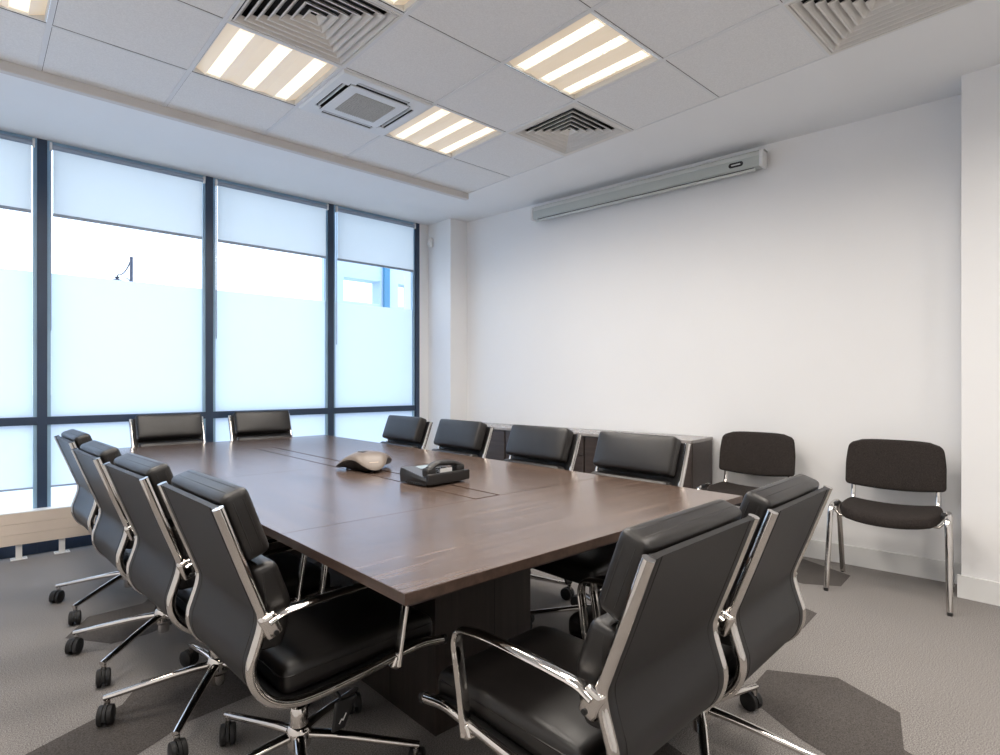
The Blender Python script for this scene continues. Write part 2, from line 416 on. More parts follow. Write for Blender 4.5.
def make_cassette():
    r = empty('air_conditioner')
    bm = bmesh.new(); z = -.016
    ring(bm, .297, z+.006, .288, z); ring(bm, .297, z+.006, .299, .001)
    # face plate with four slots
    H, a, b, w = .288, .205, .245, .175
    def q(x0, y0, x1, y1): box(bm, (x0, y0, z), (x1, y1, z+.006))
    q(-H, b, H, H); q(-H, -H, H, -b); q(b, -b, H, b); q(-H, -b, -b, b)
    for s in (-1, 1):
        q(min(s*w, s*b), a, max(s*w, s*b), b); q(min(s*w, s*b), -b, max(s*w, s*b), -a)
        q(min(s*a, s*b), w, max(s*a, s*b), a); q(min(s*a, s*b), -a, max(s*a, s*b), -w)
    ob('face_panel', bm, M['ac'], r)
    bm = bmesh.new(); box(bm, (-.198, -.198, z-.004), (.198, .198, z+.004)); bmesh.ops.bevel(bm, geom=bm.edges[:], offset=.003, segments=2, affect='EDGES'); pn = ob('intake_panel', bm, M['ac'], r)
    bm = bmesh.new(); box(bm, (-.135, -.135, z-.0052), (.135, .135, z-.003))
    for k in range(19):
        t = -.126+.014*k; box(bm, (t-.0022, -.135, z-.008), (t+.0022, .135, z-.005)); box(bm, (-.135, t-.0022, z-.0075), (.135, t+.0022, z-.005))
    ob('grille', bm, M['ac_grille'], pn)
    for k in range(4):
        bm = bmesh.new(); box(bm, (-.17, .219, z+.002), (.17, .226, z+.014)); bm.transform(RZ(k*pi/2)); ob('air_flap', bm, M['ac'], r)
    bm = bmesh.new(); box(bm, (-.27, -.27, .03), (.27, .27, .034))
    for s in (-1, 1):
        box(bm, (min(s*.27, s*.266), -.27, -.008), (max(s*.27, s*.266), .27, .03)); box(bm, (-.27, min(s*.27, s*.266), -.008), (.27, max(s*.27, s*.266), .03))
    ob('casing', bm, M['vent_gap'], r)
    return r
names = {(-2, -2): 'fluorescent ceiling light in the tiles left of the smaller square diffuser and nearer the camera',
         (-2, 0): 'fluorescent ceiling light directly right of the air conditioning cassette',
         (-4, 0): 'fluorescent ceiling light between the large diffuser and the cassette, on its left',
         (-6, 0): 'fluorescent ceiling light in the top left corner of the photo',
         (-4, -2): 'fluorescent ceiling light cut by the top edge, just above the large left diffuser'}
names[(-2, -2)] = 'large fluorescent ceiling light above the small square diffuser, nearest the right wall'
lp = None
for c in [k for k, v in fix.items() if v == 'light']:
    if lp is None: lp = make_light(); o = lp
    else: o = copy_tree(lp)
    o.location = cell(*c)
    tag(o, names.get(c, 'unseen fluorescent ceiling light added behind the camera to brighten the room'), 'ceiling light', 'square fluorescent ceiling lights')
o = make_diffuser(.262, 6); o.location = cell(-1, -1); tag(o, 'small square ceiling air diffuser beside the right perimeter strip', 'air vent')
db = make_diffuser(.285, 7); db.location = cell(-4, -1); tag(db, 'large square ceiling air diffuser at the top left behind the cassette', 'air vent', 'large ceiling diffusers')
db['label'] = 'large square louvred air diffuser left of centre at the top of the photo'
o = copy_tree(db); o.location = cell(-1, -4); tag(o, 'large square louvred air diffuser at the top right of the photo', 'air vent')
o = make_cassette(); o.location = cell(-3, 0); tag(o, 'white square air conditioning cassette with grey central grille in the ceiling', 'air conditioner')

# projector screen case under the ceiling on the right wall
ang = math.atan2(.105, 1)      # wall direction off +Y
pr = empty('projector_screen', (wx(1.765)-.004, 1.765, 2.797), ang, 'long grey rolled-up projector screen casing high on the white wall', 'projector screen')
Lp = 2.10
def psec(y): return [(-.020, y, .062), (-.080, y, .062), (-.098, y, .050), (-.108, y, .020), (-.108, y, -.040), (-.100, y, -.052), (-.020, y, -.052), (-.012, y, 0)]
bm = bmesh.new(); loft(bm, [psec(.03), psec(Lp-.03)]); ob('casing', bm, M['screen_mid'], pr, 30)
bm = bmesh.new(); loft(bm, [[(-.010, y, .068), (-.082, y, .068), (-.104, y, .052), (-.112, y, .022), (-.106, y, .022), (-.096, y, .046), (-.078, y, .061), (-.010, y, .061)] for y in (.0, Lp)]); ob('top_cover', bm, M['screen_case'], pr, 30)
bm = bmesh.new(); box(bm, (-.090, .07, -.060), (-.070, Lp-.07, -.052)); ob('screen_slot', bm, M['seam_shadow'], pr)
bm = bevbox((-.096, .06, -.076), (-.074, Lp-.06, -.058), .004); ob('bottom_bar', bm, M['screen_case'], pr, 40)
for y0 in (0, Lp-.03):
    bm = bmesh.new(); rbox((.052, .016, .060), .014, bm=bm); bm.transform(T(-.064, y0+.015, .002)); ob('end_cap', bm, M['white'], pr, 50)
def stadium(bm, L, h, x, y, z, t):
    pts = []
    for k in range(12): a = -pi/2+pi*k/11; pts.append((L/2-h/2+cos(a)*h/2, sin(a)*h/2))
    for k in range(12): a = pi/2+pi*k/11; pts.append((-L/2+h/2+cos(a)*h/2, sin(a)*h/2))
    loft(bm, [[(x, y+p, z+q) for p, q in pts], [(x-t, y+p, z+q) for p, q in pts]])
bm = bmesh.new(); stadium(bm, .105, .036, -.107, .19, -.008, .003); bd = ob('badge', bm, M['plastic'], pr)
bm = bmesh.new(); stadium(bm, .066, .009, -.1098, .19, -.008, .001); ob('badge_strip', bm, M['screen_case'], bd)
for y0 in (.12, Lp-.12):
    bm = bmesh.new(); box(bm, (-.022, y0-.02, -.03), (.012, y0+.02, .06)); ob('wall_bracket', bm, M['white'], pr)

# motion sensor in the corner
s = empty('motion_sensor', (CX, YW-.075, 2.72), 0, 'small white motion sensor high in the corner beside the window', 'sensor')
bm = bmesh.new(); rbox((.022, .030, .052), .016, (.004, 0, 0), bm=bm); bm.transform(T(-.024, 0, 0)); ob('housing', bm, M['white'], s, 50)
bm = bmesh.new(); rbox((.012, .020, .018), .008, bm=bm); bm.transform(T(-.044, 0, -.016)); ob('lens', bm, M['tbar'], s, 50)

# ------------------------------------------------------------------ trench heater below the window
ht = empty('radiator', (X0+.02, 5.10, 0), 0, 'low beige panel radiator on white feet along the foot of the window', 'radiator')
LH = 3.6
bm = bmesh.new()
for k in range(3):
    bb = bevbox((0, -.022, .105+.0715*k), (LH, .0, .105+.0715*(k+1)-.0015), .0012, 1)
    me = bpy.data.meshes.new('t'); bb.to_mesh(me); bb.free(); bm.from_mesh(me); bpy.data.meshes.remove(me)
ob('front_panel', bm, M['rad'], ht, 40)
bm = bevbox((0, -.024, .318), (LH, .062, .326), .002); ob('top_grille', bm, M['rad_white'], ht)
bm = bevbox((.0, .002, .10), (LH, .055, .317), .004); ob('convector_body', bm, M['rad_white'], ht)
for x in (.28, 1.005, 1.24, 2.36, 3.06, 3.5):
    bm = bmesh.new(); box(bm, (x-.017, .0, .006), (x+.017, .03, .11)); ft = ob('foot', bm, M['rad_white'], ht)
    bm = bevbox((x-.045, -.016, 0), (x+.045, .05, .007), .002)
    for sx in (-1, 1): lathe(bm, [(0, .005), (.007, .005), (.006, .012), (0, .013)], 10, T(x+sx*.034, .0, 0))
    ob('base_plate', bm, M['rad_white'], ft, 40)

# ------------------------------------------------------------------ conference table
tb = empty('conference_table', (1.51, 2.97, 0), 0, 'long dark walnut conference table on panel pedestals in the middle of the room', 'table')
hw, hl, zt = .81, 1.90, .74; hf = 1.865
ys = [-hl, -1.22, 0., 1.22, hf]; g = .0016
for k in range(4):
    y0, y1 = ys[k]+(g if k else 0), ys[k+1]-(g if k < 3 else 0)
    cx0, cx1 = -.037, .098            # hatch
    bm = bmesh.new()
    if k in (0, 3): box(bm, (-hw, y0, zt-.024), (hw, y1, zt))
    else:
        box(bm, (-hw, y0, zt-.024), (cx0, y1, zt)); box(bm, (cx1, y0, zt-.024), (hw, y1, zt))
    ob('tabletop_panel', bm, M['wood_x'] if k in (0, 3) else M['wood_y'], tb)
for k in (1, 2):                      # cable hatches along the centre line
    y0, y1 = (ys[k]+.012, ys[k+1]-.002) if k == 1 else (ys[k]+.002, ys[k+1]-.012)
    bm = bmesh.new(); box(bm, (-.037+.010, y0, zt-.022), (.098-.010, y1, zt-.0005)); ob('cable_hatch', bm, M['wood_y'], tb)
bm = bmesh.new(); box(bm, (-.037, -1.22, zt-.024), (.098, 1.22, zt-.018)); ob('hatch_recess', bm, M['seam_shadow'], tb)
bm = bmesh.new()
e = .0015
box(bm, (-hw-e, -hl-e, zt-.026), (-hw, hf+e, zt-.0008)); box(bm, (hw, -hl-e, zt-.026), (hw+e, hf+e, zt-.0008))
box(bm, (-hw, -hl-e, zt-.026), (hw, -hl, zt-.0008)); box(bm, (-hw, hf, zt-.026), (hw, hf+e, zt-.0008))
ob('edge_band', bm, M['wood_edge'], tb)
bm = bmesh.new()
box(bm, (-hw+.02, -hl+.02, zt-.040), (hw-.02, hf-.02, zt-.0262)); ob('under_board', bm, M['wood_dark'], tb)
def pedestal(y0, y1):
    bm = bmesh.new()
    x0, x1 = -.345, .115
    box(bm, (x0, y0, 0), (x1, y1, zt-.040)); p = ob('pedestal', bm, M['wood_dark'], tb)
    bm = bmesh.new(); xm = x0+.27
    box(bm, (xm-.0015, y0-.0008, .03), (xm+.0015, y0+.001, zt-.045)); ob('panel_joint', bm, M['seam_shadow'], p)
    bm = bmesh.new(); box(bm, (x0-.0008, (y0+y1)/2-.0015, .03), (x0+.001, (y0+y1)/2+.0015, zt-.045)); ob('panel_joint', bm, M['seam_shadow'], p)
pedestal(-1.375, -.80); pedestal(.72, 1.22)
bm = bmesh.new(); box(bm, (-.13, -.80, .25), (-.10, .72, zt-.040)); ob('modesty_board', bm, M['wood_dark'], tb)

# ------------------------------------------------------------------ executive chair
RAIL = [(0, .898), (.056, .747), (.098, .637), (.107, .608), (.104, .575), (.089, .527), (.079, .492), (.082, .452), (.102, .411), (.140, .376), (.195, .357), (.26, .354), (.36, .360), (.466, .371), (.535, .378), (.605, .383), (.69, .370)]
OX = -.31
def rp(n=5): return smooth_path([(r+OX, 0, z) for r, z in RAIL], n)
YR = .243
B0 = Vector((.105+OX, 0, .615)); UP = Vector((-.348, 0, .9376)); NF = Vector((.9376, 0, .348))
def make_chair():
    r = empty('office_chair')
    path = rp()
    for s in (1, -1):
        bm = bmesh.new(); tube(bm, [p + Vector((0, s*YR, 0)) for p in path], .0135, 20)
        ob('side_rail', bm, M['chrome'], r, 40)
    # leather sling: follows the rails from top to the front edge
    bm = bmesh.new(); secs = []
    sub = [p for p in path if True]
    k0 = 0
    sub = sub[k0:-2]
    for i, p in enumerate(sub):
        t = (sub[min(i+1, len(sub)-1)]-sub[max(i-1, 0)]).normalized(); n = Vector((-t.z, 0, t.x))
        row = []
        w = YR-.008
        for sg in (-1, 1):
            cols = [-1, -.97, -.9, 0, .9, .97, 1] if sg < 0 else [1, .97, .9, 0, -.9, -.97, -1]
            for cc in cols:
                edge = .0065 + (.0025 if abs(cc) in (.97,) else 0)
                row.append(p + Vector((0, cc*w, 0)) + n*sg*edge)
        secs.append(row)
    loft(bm, secs); sl = ob('leather_sling', bm, M['leather_back'], r, 40)
    for cy in (-.205, .205):
        bm = bmesh.new(); pts = []
        for i, p in enumerate(sub):
            t = (sub[min(i+1, len(sub)-1)]-sub[max(i-1, 0)]).normalized(); n = Vector((-t.z, 0, t.x)); pts.append(p + Vector((0, cy, 0)) - n*.0065)
        tube(bm, pts, .0013, 4)
        ob('stitching', bm, M['leather'], sl, 60)
    # back cushions.  frame: X across, Y along back, Z forward
    def mp(base, up, nf):
        return lambda v: base + Vector((0, v[0], 0)) + up*v[1] + nf*v[2]
    def piping(m, hx, hy, z, rad, parent, rr=.0022):
        bm = bmesh.new(); pts = []
        for (sx, sy, a0) in ((1, 1, 0), (-1, 1, pi/2), (-1, -1, pi), (1, -1, 3*pi/2)):
            for k in range(5):
                a = a0+pi/2*k/4; pts.append(m(Vector((sx*(hx-rad)+cos(a)*rad, sy*(hy-rad)+sin(a)*rad, z))))
        tube(bm, pts, rr, 5, closed=True); ob('piping', bm, M['leather'], parent, 60)
    dense = smooth_path([(.0-.017+OX, 0, .944)] + [(a+OX, 0, b) for a, b in RAIL], 8)
    def mpath(zc, off):
        k = min(range(70), key=lambda q: abs(dense[q].z-zc))
        def f(v):
            # walk along the rail curve
            d = v[1]; q = k; p = dense[k].copy()
            step = -1 if d > 0 else 1; rem = abs(d)
            while rem > 1e-6 and 0 <= q+step < len(dense):
                l = (dense[q+step]-p).length
                if l >= rem: p = p + (dense[q+step]-p).normalized()*rem; rem = 0
                else: p = dense[q+step].copy(); q += step; rem -= l
            if rem > 1e-6: p = p + UP*(rem if d > 0 else 0)
            a, b = dense[max(q-5, 0)], dense[min(q+5, len(dense)-1)]; t = (a-b).normalized(); n = Vector((t.z, 0, -t.x))
            n = (n*.5 + NF*.5).normalized() if zc > .7 else (n*.35 + Vector((1, 0, .08))*.65).normalized()
            return Vector((p.x, v[0], p.z)) + n*(v[2]+off)
        return f
    m1 = mpath(.825, .052)
    bm = rbox((.224, .094, .036), .019, (0, 0, .007), m1); c1 = ob('upper_back_cushion', bm, M['leather'], r, 60)
    piping(m1, .223, .093, -.012, .026, c1); piping(m1, .223, .093, .014, .026, c1)
    m2 = mpath(.617, .0535)
    bm = rbox((.221, .113, .036), .020, (0, 0, .009), m2); c2 = ob('lower_back_cushion', bm, M['leather'], r, 60)
    piping(m2, .220, .115, -.010, .028, c2)
    # seat cushion
    def ms(v):
        x, y, z = v; u = x/.255
        return Vector((.425+OX+x, y, .408 + z + .010*u - .022*max(0, u-.55)**2*4))
    bm = rbox((.255, .219, .042), .030, (0, 0, .012), ms, n=8); c3 = ob('seat_cushion', bm, M['leather'], r, 60)
    bm = bmesh.new(); pts = []
    for (sx, sy, a0) in ((1, 1, 0), (-1, 1, pi/2), (-1, -1, pi), (1, -1, 3*pi/2)):
        for k in range(5):
            a = a0+pi/2*k/4; pts.append(ms(Vector((sx*(.254-.03)+cos(a)*.03, sy*(.218-.03)+sin(a)*.03, .016))))
    tube(bm, pts, .0022, 5, closed=True); ob('piping', bm, M['leather'], c3, 60)
    # arms
    arm = [(.118, .592, 0), (.150, .606, 0), (.20, .613, .002), (.30, .618, .003), (.41, .621, .003), (.497, .616, .003), (.528, .604, .003), (.540, .577, .003), (.534, .53, .002), (.522, .45, .0), (.506, .352, 0)]
    for s in (1, -1):
        bm = bmesh.new(); ap = smooth_path([(x+OX, s*(YR+.010+dy), z) for x, z, dy in arm], 5)
        tube(bm, ap, .0185, 14, r2=.0085, side=(0, 1, 0)); a = ob('armrest', bm, M['chrome'], r, 50)
        # clamp at the lumbar bend and at the foot
        bm = bmesh.new(); rbox((.023, .015, .034), .012, bm=bm); bm.transform(T(.124+OX, s*(YR+.006), .583) @ RY(radians(-22))); cl = ob('arm_clamp', bm, M['chrome'], a, 50)
        bm = bmesh.new(); lathe(bm, [(0, 0), (.007, 0), (.0065, .004), (0, .0045)], 12, T(.134+OX, s*(YR+.020), .565) @ RX(-s*pi/2)); ob('bolt', bm, M['plastic'], cl, 40)
        bm = bmesh.new(); rbox((.014, .014, .020), .009, bm=bm); bm.transform(T(.504+OX, s*(YR+.006), .362) @ RY(radians(25))); ob('arm_foot', bm, M['chrome'], a, 50)
        bm = bmesh.new(); lathe(bm, [(0, 0), (.0155, 0), (.0155, .012), (0, .012)], 14, T(.69+OX-.004, s*YR, .371) @ RY(radians(98))); ob('end_plug', bm, M['plastic'], a, 40)
    # cross bars joining the rails below the seat
    for rx, z in ((.30, .340), (.50, .358)):
        bm = bmesh.new(); tube(bm, [(rx+OX, -YR, z+.012), (rx+OX, -YR+.03, z), (rx+OX, YR-.03, z), (rx+OX, YR, z+.012)], .009, 10); ob('cross_bar', bm, M['plastic'], r, 50)
    # tilt mechanism
    bm = bevbox((-.09, -.075, .288), (.15, .075, .348), .012, 3); me_ = ob('tilt_mechanism', bm, M['plastic'], r, 40)
    bm = bmesh.new(); lathe(bm, [(0, 0), (.022, 0), (.027, .006), (.027, .03), (.022, .036), (0, .036)], 16, T(-.075, 0, .30) @ RY(-pi/2)); ob('tension_knob', bm, M['plastic'], me_, 40)
    # lever with paddle
    bm = bmesh.new(); tube(bm, smooth_path([(.03, -.07, .325), (.035, -.13, .318), (.045, -.19, .285)], 4), .0045, 8); lv = ob('height_lever', bm, M['plastic'], r, 50)
    bm = bmesh.new(); rbox((.024, .006, .042), .006, bm=bm, mapf=lambda v: Vector((v.x*(1.15+v.z*7) + .3*v.z, v.y, v.z))); bm.transform(T(.043, -.20, .245)); pd = ob('lever_paddle', bm, M['plastic'], lv, 50)
    bm = bmesh.new()
    zz = [(-.012, -.022), (-.004, -.010), (.000, -.016), (.010, .002)]
    for (x0, z0), (x1, z1) in zip(zz, zz[1:]):
        d = Vector((x1-x0, 0, z1-z0)); n = Vector((-d.z, 0, d.x)).normalized()*.0016
        pts = [Vector((x0, 0, z0))-n, Vector((x0, 0, z0))+n, Vector((x1, 0, z1))+n, Vector((x1, 0, z1))-n]
        loft(bm, [[p + Vector((.043, -.2068, .245)) for p in pts], [p + Vector((.043, -.2055, .245)) for p in pts]])
    ob('arrow_mark', bm, M['white'], pd)
    # gas lift
    bm = bmesh.new(); lathe(bm, [(0, .15), (.0135, .15), (.0135, .30), (0, .30)], 16); gl = ob('gas_lift', bm, M['chrome'], r, 40)
    # five-star base, a child of its own so that it can be turned
    bs = empty('star_base'); bs.parent = r
    bm = bmesh.new(); lathe(bm, [(0, .062), (.022, .062), (.024, .070), (.024, .098), (.036, .110), (.038, .150), (.032, .164), (.0265, .168), (.026, .215), (.022, .222), (0, .222)], 24); ob('hub', bm, M['chrome'], bs, 40)
    return r
    
def add_base_legs(bs):
    for k in range(5):
        a = 2*pi*k/5; mx = RZ(a)
        bm = bmesh.new(); pts = [(.022, 0, .140), (.10, 0, .132), (.22, 0, .112), (.335, 0, .092), (.362, 0, .088)]
        tube(bm, smooth_path(pts, 3), .0165, 12, r2=.0125, side=(0, 1, 0), taper=lambda t: 1.12-.42*t); bm.transform(mx)
        lg = ob('base_arm', bm, M['chrome'], bs, 50)
        cmx = mx @ T(.352, 0, 0)
        bm = bmesh.new(); lathe(bm, [(0, .050), (.0055, .050), (.0055, .086), (0, .086)], 10, cmx)
        lathe(bm, [(0, .060), (.010, .060), (.010, .080), (0, .080)], 12, cmx); stem = None
        ob('caster_stem', bm, M['chrome'], lg, 40)
        ca = cmx @ RZ(random.uniform(0, 2*pi)) @ T(.014, 0, 0)
        bm = bmesh.new()
        for sy in (-1, 1):
            lathe(bm, [(0, -.010), (.025, -.010), (.033, -.007), (.034, 0), (.033, .007), (.025, .010), (0, .010)], 20, ca @ T(0, sy*.0145, .034) @ RX(pi/2))
        tube(bm, [ca @ Vector((0, -.018, .032)), ca @ Vector((0, .018, .032))], .006, 8)
        # hood
        secs = []
        for j in range(9):
            t = -pi*.05 + pi*1.0*j/8
            secs.append([ca @ Vector((cos(t)*rr_, yy, .032+sin(t)*rr_)) for rr_, yy in ((.030, -.005), (.037, -.005), (.037, .005), (.030, .005))])
        loft(bm, secs); ob('caster', bm, M['rubber'], lg, 40)

proto = make_chair()
add_base_legs([c for c in proto.children if c.name.startswith('star_base')][0])
bpy.context.view_layer.update()
def set_base(chair, ang):
    for c in chair.children:
        if c.name.startswith('star_base'): c.rotation_euler = (0, 0, ang)
# (hub x, y, yaw deg, lift, world angle of one base arm)
D = [
 (.743, 1.737, 1.6, .0, -38, 'black leather office chair nearest the camera on the left side of the table', 'chairs along the left side of the table'),
 (.700, 2.373, 3.4, .0, 162, 'black leather office chair second from the camera on the left side of the table', 'chairs along the left side of the table'),
 (.672, 3.044, 2.3, .0, 150, 'black leather office chair third from the camera on the left side of the table', 'chairs along the left side of the table'),
 (.675, 3.83, 2.0, .006, 148, 'black leather office chair on the left side of the table nearest the window', 'chairs along the left side of the table'),
 (1.168, .927, 92.0, -.026, 284, 'black leather office chair at the near end of the table, its back to the camera', 'chairs at the near end of the table'),
 (1.725, .936, 93.3, -.024, -4, 'black leather office chair at the near table end, beside the dark carpet patch', 'chairs at the near end of the table'),
 (2.190, 1.655, 180, .014, 200, 'black leather office chair on the right side of the table nearest the two visitor chairs', 'chairs along the right side of the table'),
 (2.190, 2.315, 180, .014, 170, 'black leather office chair on the right side of the table, second from the visitor chairs', 'chairs along the right side of the table'),
 (2.190, 3.045, 180, .014, 226, 'black leather office chair on the right table side, just left of the cabinet keys', 'chairs along the right side of the table'),
 (2.190, 3.72, 180, .014, 150, 'black leather office chair on the right side of the table nearest the corner column', 'chairs along the right side of the table'),
 (1.130, 4.722, -89, .03, 64, 'black leather office chair at the window end of the table, the left one of two', 'chairs at the window end of the table'),
 (1.815, 4.722, -92, .03, 64, 'black leather office chair at the window end of the table, the right one of two', 'chairs at the window end of the table'),
]
for i, (x, y, yaw, lift, ba, lab, grp) in enumerate(D):
    o = proto if i == 0 else copy_tree(proto)
    o.location = (x, y, 0); o.rotation_euler = (0, 0, radians(yaw))
    for c in o.children:
        if c.name.startswith('star_base'):
            c.rotation_euler = (0, 0, radians(ba-yaw))
            if i == 0: c.location = (-.01, -.035, 0)
            if i in (2, 3): c.location = (-.02, -.045, 0)
            if i == 5: c.location = (.015, -.04, 0)
        elif c.name.startswith('gas_lift'): c.location = (0, 0, lift)
        else: c.location = (0, 0, lift)
    tag(o, lab, 'office chair', grp)

# ------------------------------------------------------------------ visitor chairs
def make_visitor():
    r = empty('visitor_chair')       # faces +x
    # seat: saddle-shaped pad
    def ms(v):
        x, y, z = v; u, w = x/.21, y/.235
        return Vector((x, y, .458 + z - .018*(1-w*w)*(1 if u > -2 else 0) - .030*max(0, u-.35)**2*(1) + .004*w*w))
    bm = rbox((.21, .235, .030), .024, (0, 0, .010), ms, n=8)
    for v in bm.verts:               # round the corners in plan
        u, w = v.co.x/.21, v.co.y/.235
        if u > 0: v.co.y *= 1-.16*max(0, u)**3; v.co.x -= .05*abs(w)**4*u
        else: v.co.y *= 1-.08*abs(u)**3
    ob('seat', bm, M['fabric'], r, 60)
    # back pad: curved, wavy lower edge
    def mb(v):
        x, y, z = v; w = y/.243; zz = z
        u = z/.135
        if u < 0: zz = z*(1.15-.17*abs(w)**2.0)
        else: zz = z*(1-.13*abs(w)**4)
        return Vector((-.235 - .035*(1-w*w) + .030 - zz*.16 + x, y*(1-.05*max(0, u)), .711+zz))
    bm = rbox((.020, .243, .141), .019, (.006, 0, 0), mb, n=9)
    for v in bm.verts:
        w = v.co.y/.243; u = (v.co.z-.715)/.135
        if abs(w) > .8 and u > .55: v.co.z -= .10*(abs(w)-.8)*(u-.55)*3; v.co.y *= 1-.25*(abs(w)-.8)*(u-.55)
    ob('backrest', bm, M['fabric'], r, 60)
    for s in (1, -1):
        for nm, pts in (('leg', [(.235, s*.272, 0), (.170, s*.262, .44), (.155, s*.260, .472), (.125, s*.259, .486), (.06, s*.259, .488)]),
                        ('leg', [(-.215, s*.262, 0), (-.07, s*.258, .42), (-.045, s*.258, .465), (-.005, s*.258, .486), (.06, s*.259, .488)])):
            bm = bmesh.new(); pp = [Vector(pts[0]), Vector(pts[0]).lerp(Vector(pts[1]), .5), Vector(pts[1])] + [Vector(p) for p in pts[2:]]
            tube(bm, smooth_path(pp, 4), .0145, 12, r2=.0095, side=(0, 1, 0)); lg = ob(nm, bm, M['chrome'], r, 50)
            bm = bmesh.new(); lathe(bm, [(0, 0), (.0125, 0), (.0125, .018), (0, .018)], 12, T(pts[0][0], pts[0][1], 0)); ob('foot_cap', bm, M['plastic'], lg, 40)
        bm = bmesh.new(); tube(bm, smooth_path([(-.10, s*.205, .447), (-.165, s*.205, .452), (-.20, s*.205, .49), (-.222, s*.205, .60), (-.238, s*.205, .72)], 4), .013, 12, r2=.0085, side=(0, 1, 0)); ob('back_support', bm, M['chrome'], r, 50)
        bm = bmesh.new(); rbox((.030, .012, .013), .008, bm=bm); bm.transform(T(.10, s*.243, .487)); ob('stacking_buffer', bm, M['plastic'], r, 50)
    for x in (-.09, .12):
        bm = bmesh.new(); tube(bm, [(x, -.262, .470), (x, -.225, .425), (x, .225, .425), (x, .262, .470)], .008, 10); ob('seat_bar', bm, M['chrome'], r, 50)
    return r
v1 = make_visitor(); v1.scale = (1, 1.04, 1); v1.location = (3.92, .940, 0); v1.rotation_euler = (0, 0, radians(187.5))
tag(v1, 'charcoal fabric visitor chair beside the white column, fully visible on the right', 'visitor chair', 'visitor chairs against the wall')
v2 = copy_tree(v1); v2.location = (3.87, 1.752, 0); v2.rotation_euler = (0, 0, radians(187))
tag(v2, 'charcoal fabric visitor chair between the dark cabinet and the other visitor chair', 'visitor chair', 'visitor chairs against the wall')

# ------------------------------------------------------------------ cabinets on the right wall
def make_cabinet(w, d, drawer, keys=False):
    r = empty('cabinet')     # x = depth into room (negative), y along the wall
    H = .765
    bm = bmesh.new()
    box(bm, (-d+.02, 0, .0), (0, .018, H)); box(bm, (-d+.02, w-.018, 0), (0, w, H)); box(bm, (-d+.02, .018, .06), (0, w-.018, .078)); box(bm, (-.012, .018, .078), (0, w-.018, H)); box(bm, (-d+.05, .018, 0), (-d+.064, w-.018, .06)); box(bm, (-d+.02, .018, H-.03), (0, w-.018, H))
    ob('body', bm, M['cab'], r)
    for k in range(2):
        y0, y1 = .003+k*w/2, (k+1)*w/2-.003
        zd = .60 if drawer else H-.003
        bm = bevbox((-d, y0, .065), (-d+.0185, y1, zd), .0015, 1); dr = ob('door', bm, M['cab'], r)
        yk = y1-.05 if k == 0 else y0+.05
        bm = bmesh.new(); lathe(bm, [(0, 0), (.010, 0), (.009, .006), (0, .006)], 14, T(-d, yk, zd-.06) @ RY(-pi/2)); lk = ob('lock', bm, M['brass'], dr, 40)
        if keys and k == 0:
            bm = bmesh.new(); box(bm, (-d-.030, yk-.003, zd-.062), (-d-.005, yk+.003, zd-.056)); lathe(bm, [(0, -.001), (.012, -.001), (.012, .001), (0, .001)], 12, T(-d-.036, yk, zd-.060) @ RX(pi/2))
            tube(bm, [(-d-.040+.014*cos(a)*.3, yk+.016*sin(a), zd-.085+.022*cos(a)) for a in [2*pi*q/14 for q in range(14)]], .0013, 5, closed=True)
            box(bm, (-d-.044, yk-.006, zd-.150), (-d-.041, yk+.006, zd-.105)); ob('key', bm, M['brass'], lk)
        if drawer:
            bm = bevbox((-d, y0, .606), (-d+.0185, y1, H-.003), .0015, 1); dw = ob('drawer', bm, M['cab'], r)
            bm = bmesh.new(); tube(bm, [(-d, (y0+y1)/2-.05, .69), (-d-.02, (y0+y1)/2-.05, .69), (-d-.02, (y0+y1)/2+.05, .69), (-d, (y0+y1)/2+.05, .69)], .004, 8); ob('handle', bm, M['chrome'], dw, 50)
    return r
cabs = [(2.16, .90, .385, False, False, 'dark wood cabinet closest to the visitor chairs, its side panel exposed', 0), (3.065, .85, .385, True, False, 'dark wood cabinet with drawers in the middle of the three', .0), (3.92, .85, .385, False, True, 'dark wood cabinet by the corner column with keys hanging in its lock', 0)]
for y, w, d, dr, ks, lab, _ in cabs:
    o = make_cabinet(w, d, dr, ks); o.location = (wx(y)-.020, y, 0); o.rotation_euler = (0, 0, ang)
    tag(o, lab, 'cabinet', 'dark cabinets along the right wall')
    C
o = ob('cabinet_worktop', bevbox((-.40, .0, .767), (0, 2.62, .790), .002), M['cab_top']); o.location = (wx(2.155)-.019, 2.155, 0); o.rotation_euler = (0, 0, ang)
tag(o, 'long grey-brown top board lying across the dark cabinets', 'worktop')

# ------------------------------------------------------------------ conference phone
cp = empty('conference_phone', (1.555, 2.745, .7405), radians(137), 'bronze coloured three-lobed conference phone on the middle of the table', 'conference phone')
def lobe(a): return .112 + .050*(.5+.5*cos(3*a))
def cpsurf(levels, n=48):
    secs = []
    for (k, z) in levels:
        secs.append([(lobe(2*pi*j/n)*k*cos(2*pi*j/n), lobe(2*pi*j/n)*k*sin(2*pi*j/n), z(2*pi*j/n) if callable(z) else z) for j in range(n)])
    return secs
def hz(base, drop): return lambda a: base - drop*(.5+.5*cos(3*a))**1.5
bm = bmesh.new(); loft(bm, cpsurf([(.50, 0), (.55, .002), (.70, .014), (.93, hz(.050, .040)), (1.0, hz(.062, .046))])); ob('base', bm, M['phone'], cp, 50)
bm = bmesh.new(); loft(bm, cpsurf([(1.0, hz(.062, .046)), (.985, hz(.069, .045)), (.90, hz(.080, .042)), (.72, hz(.089, .028)), (.48, hz(.096, .012)), (.2, .098)])); ob('shell', bm, M['tan'], cp, 50)
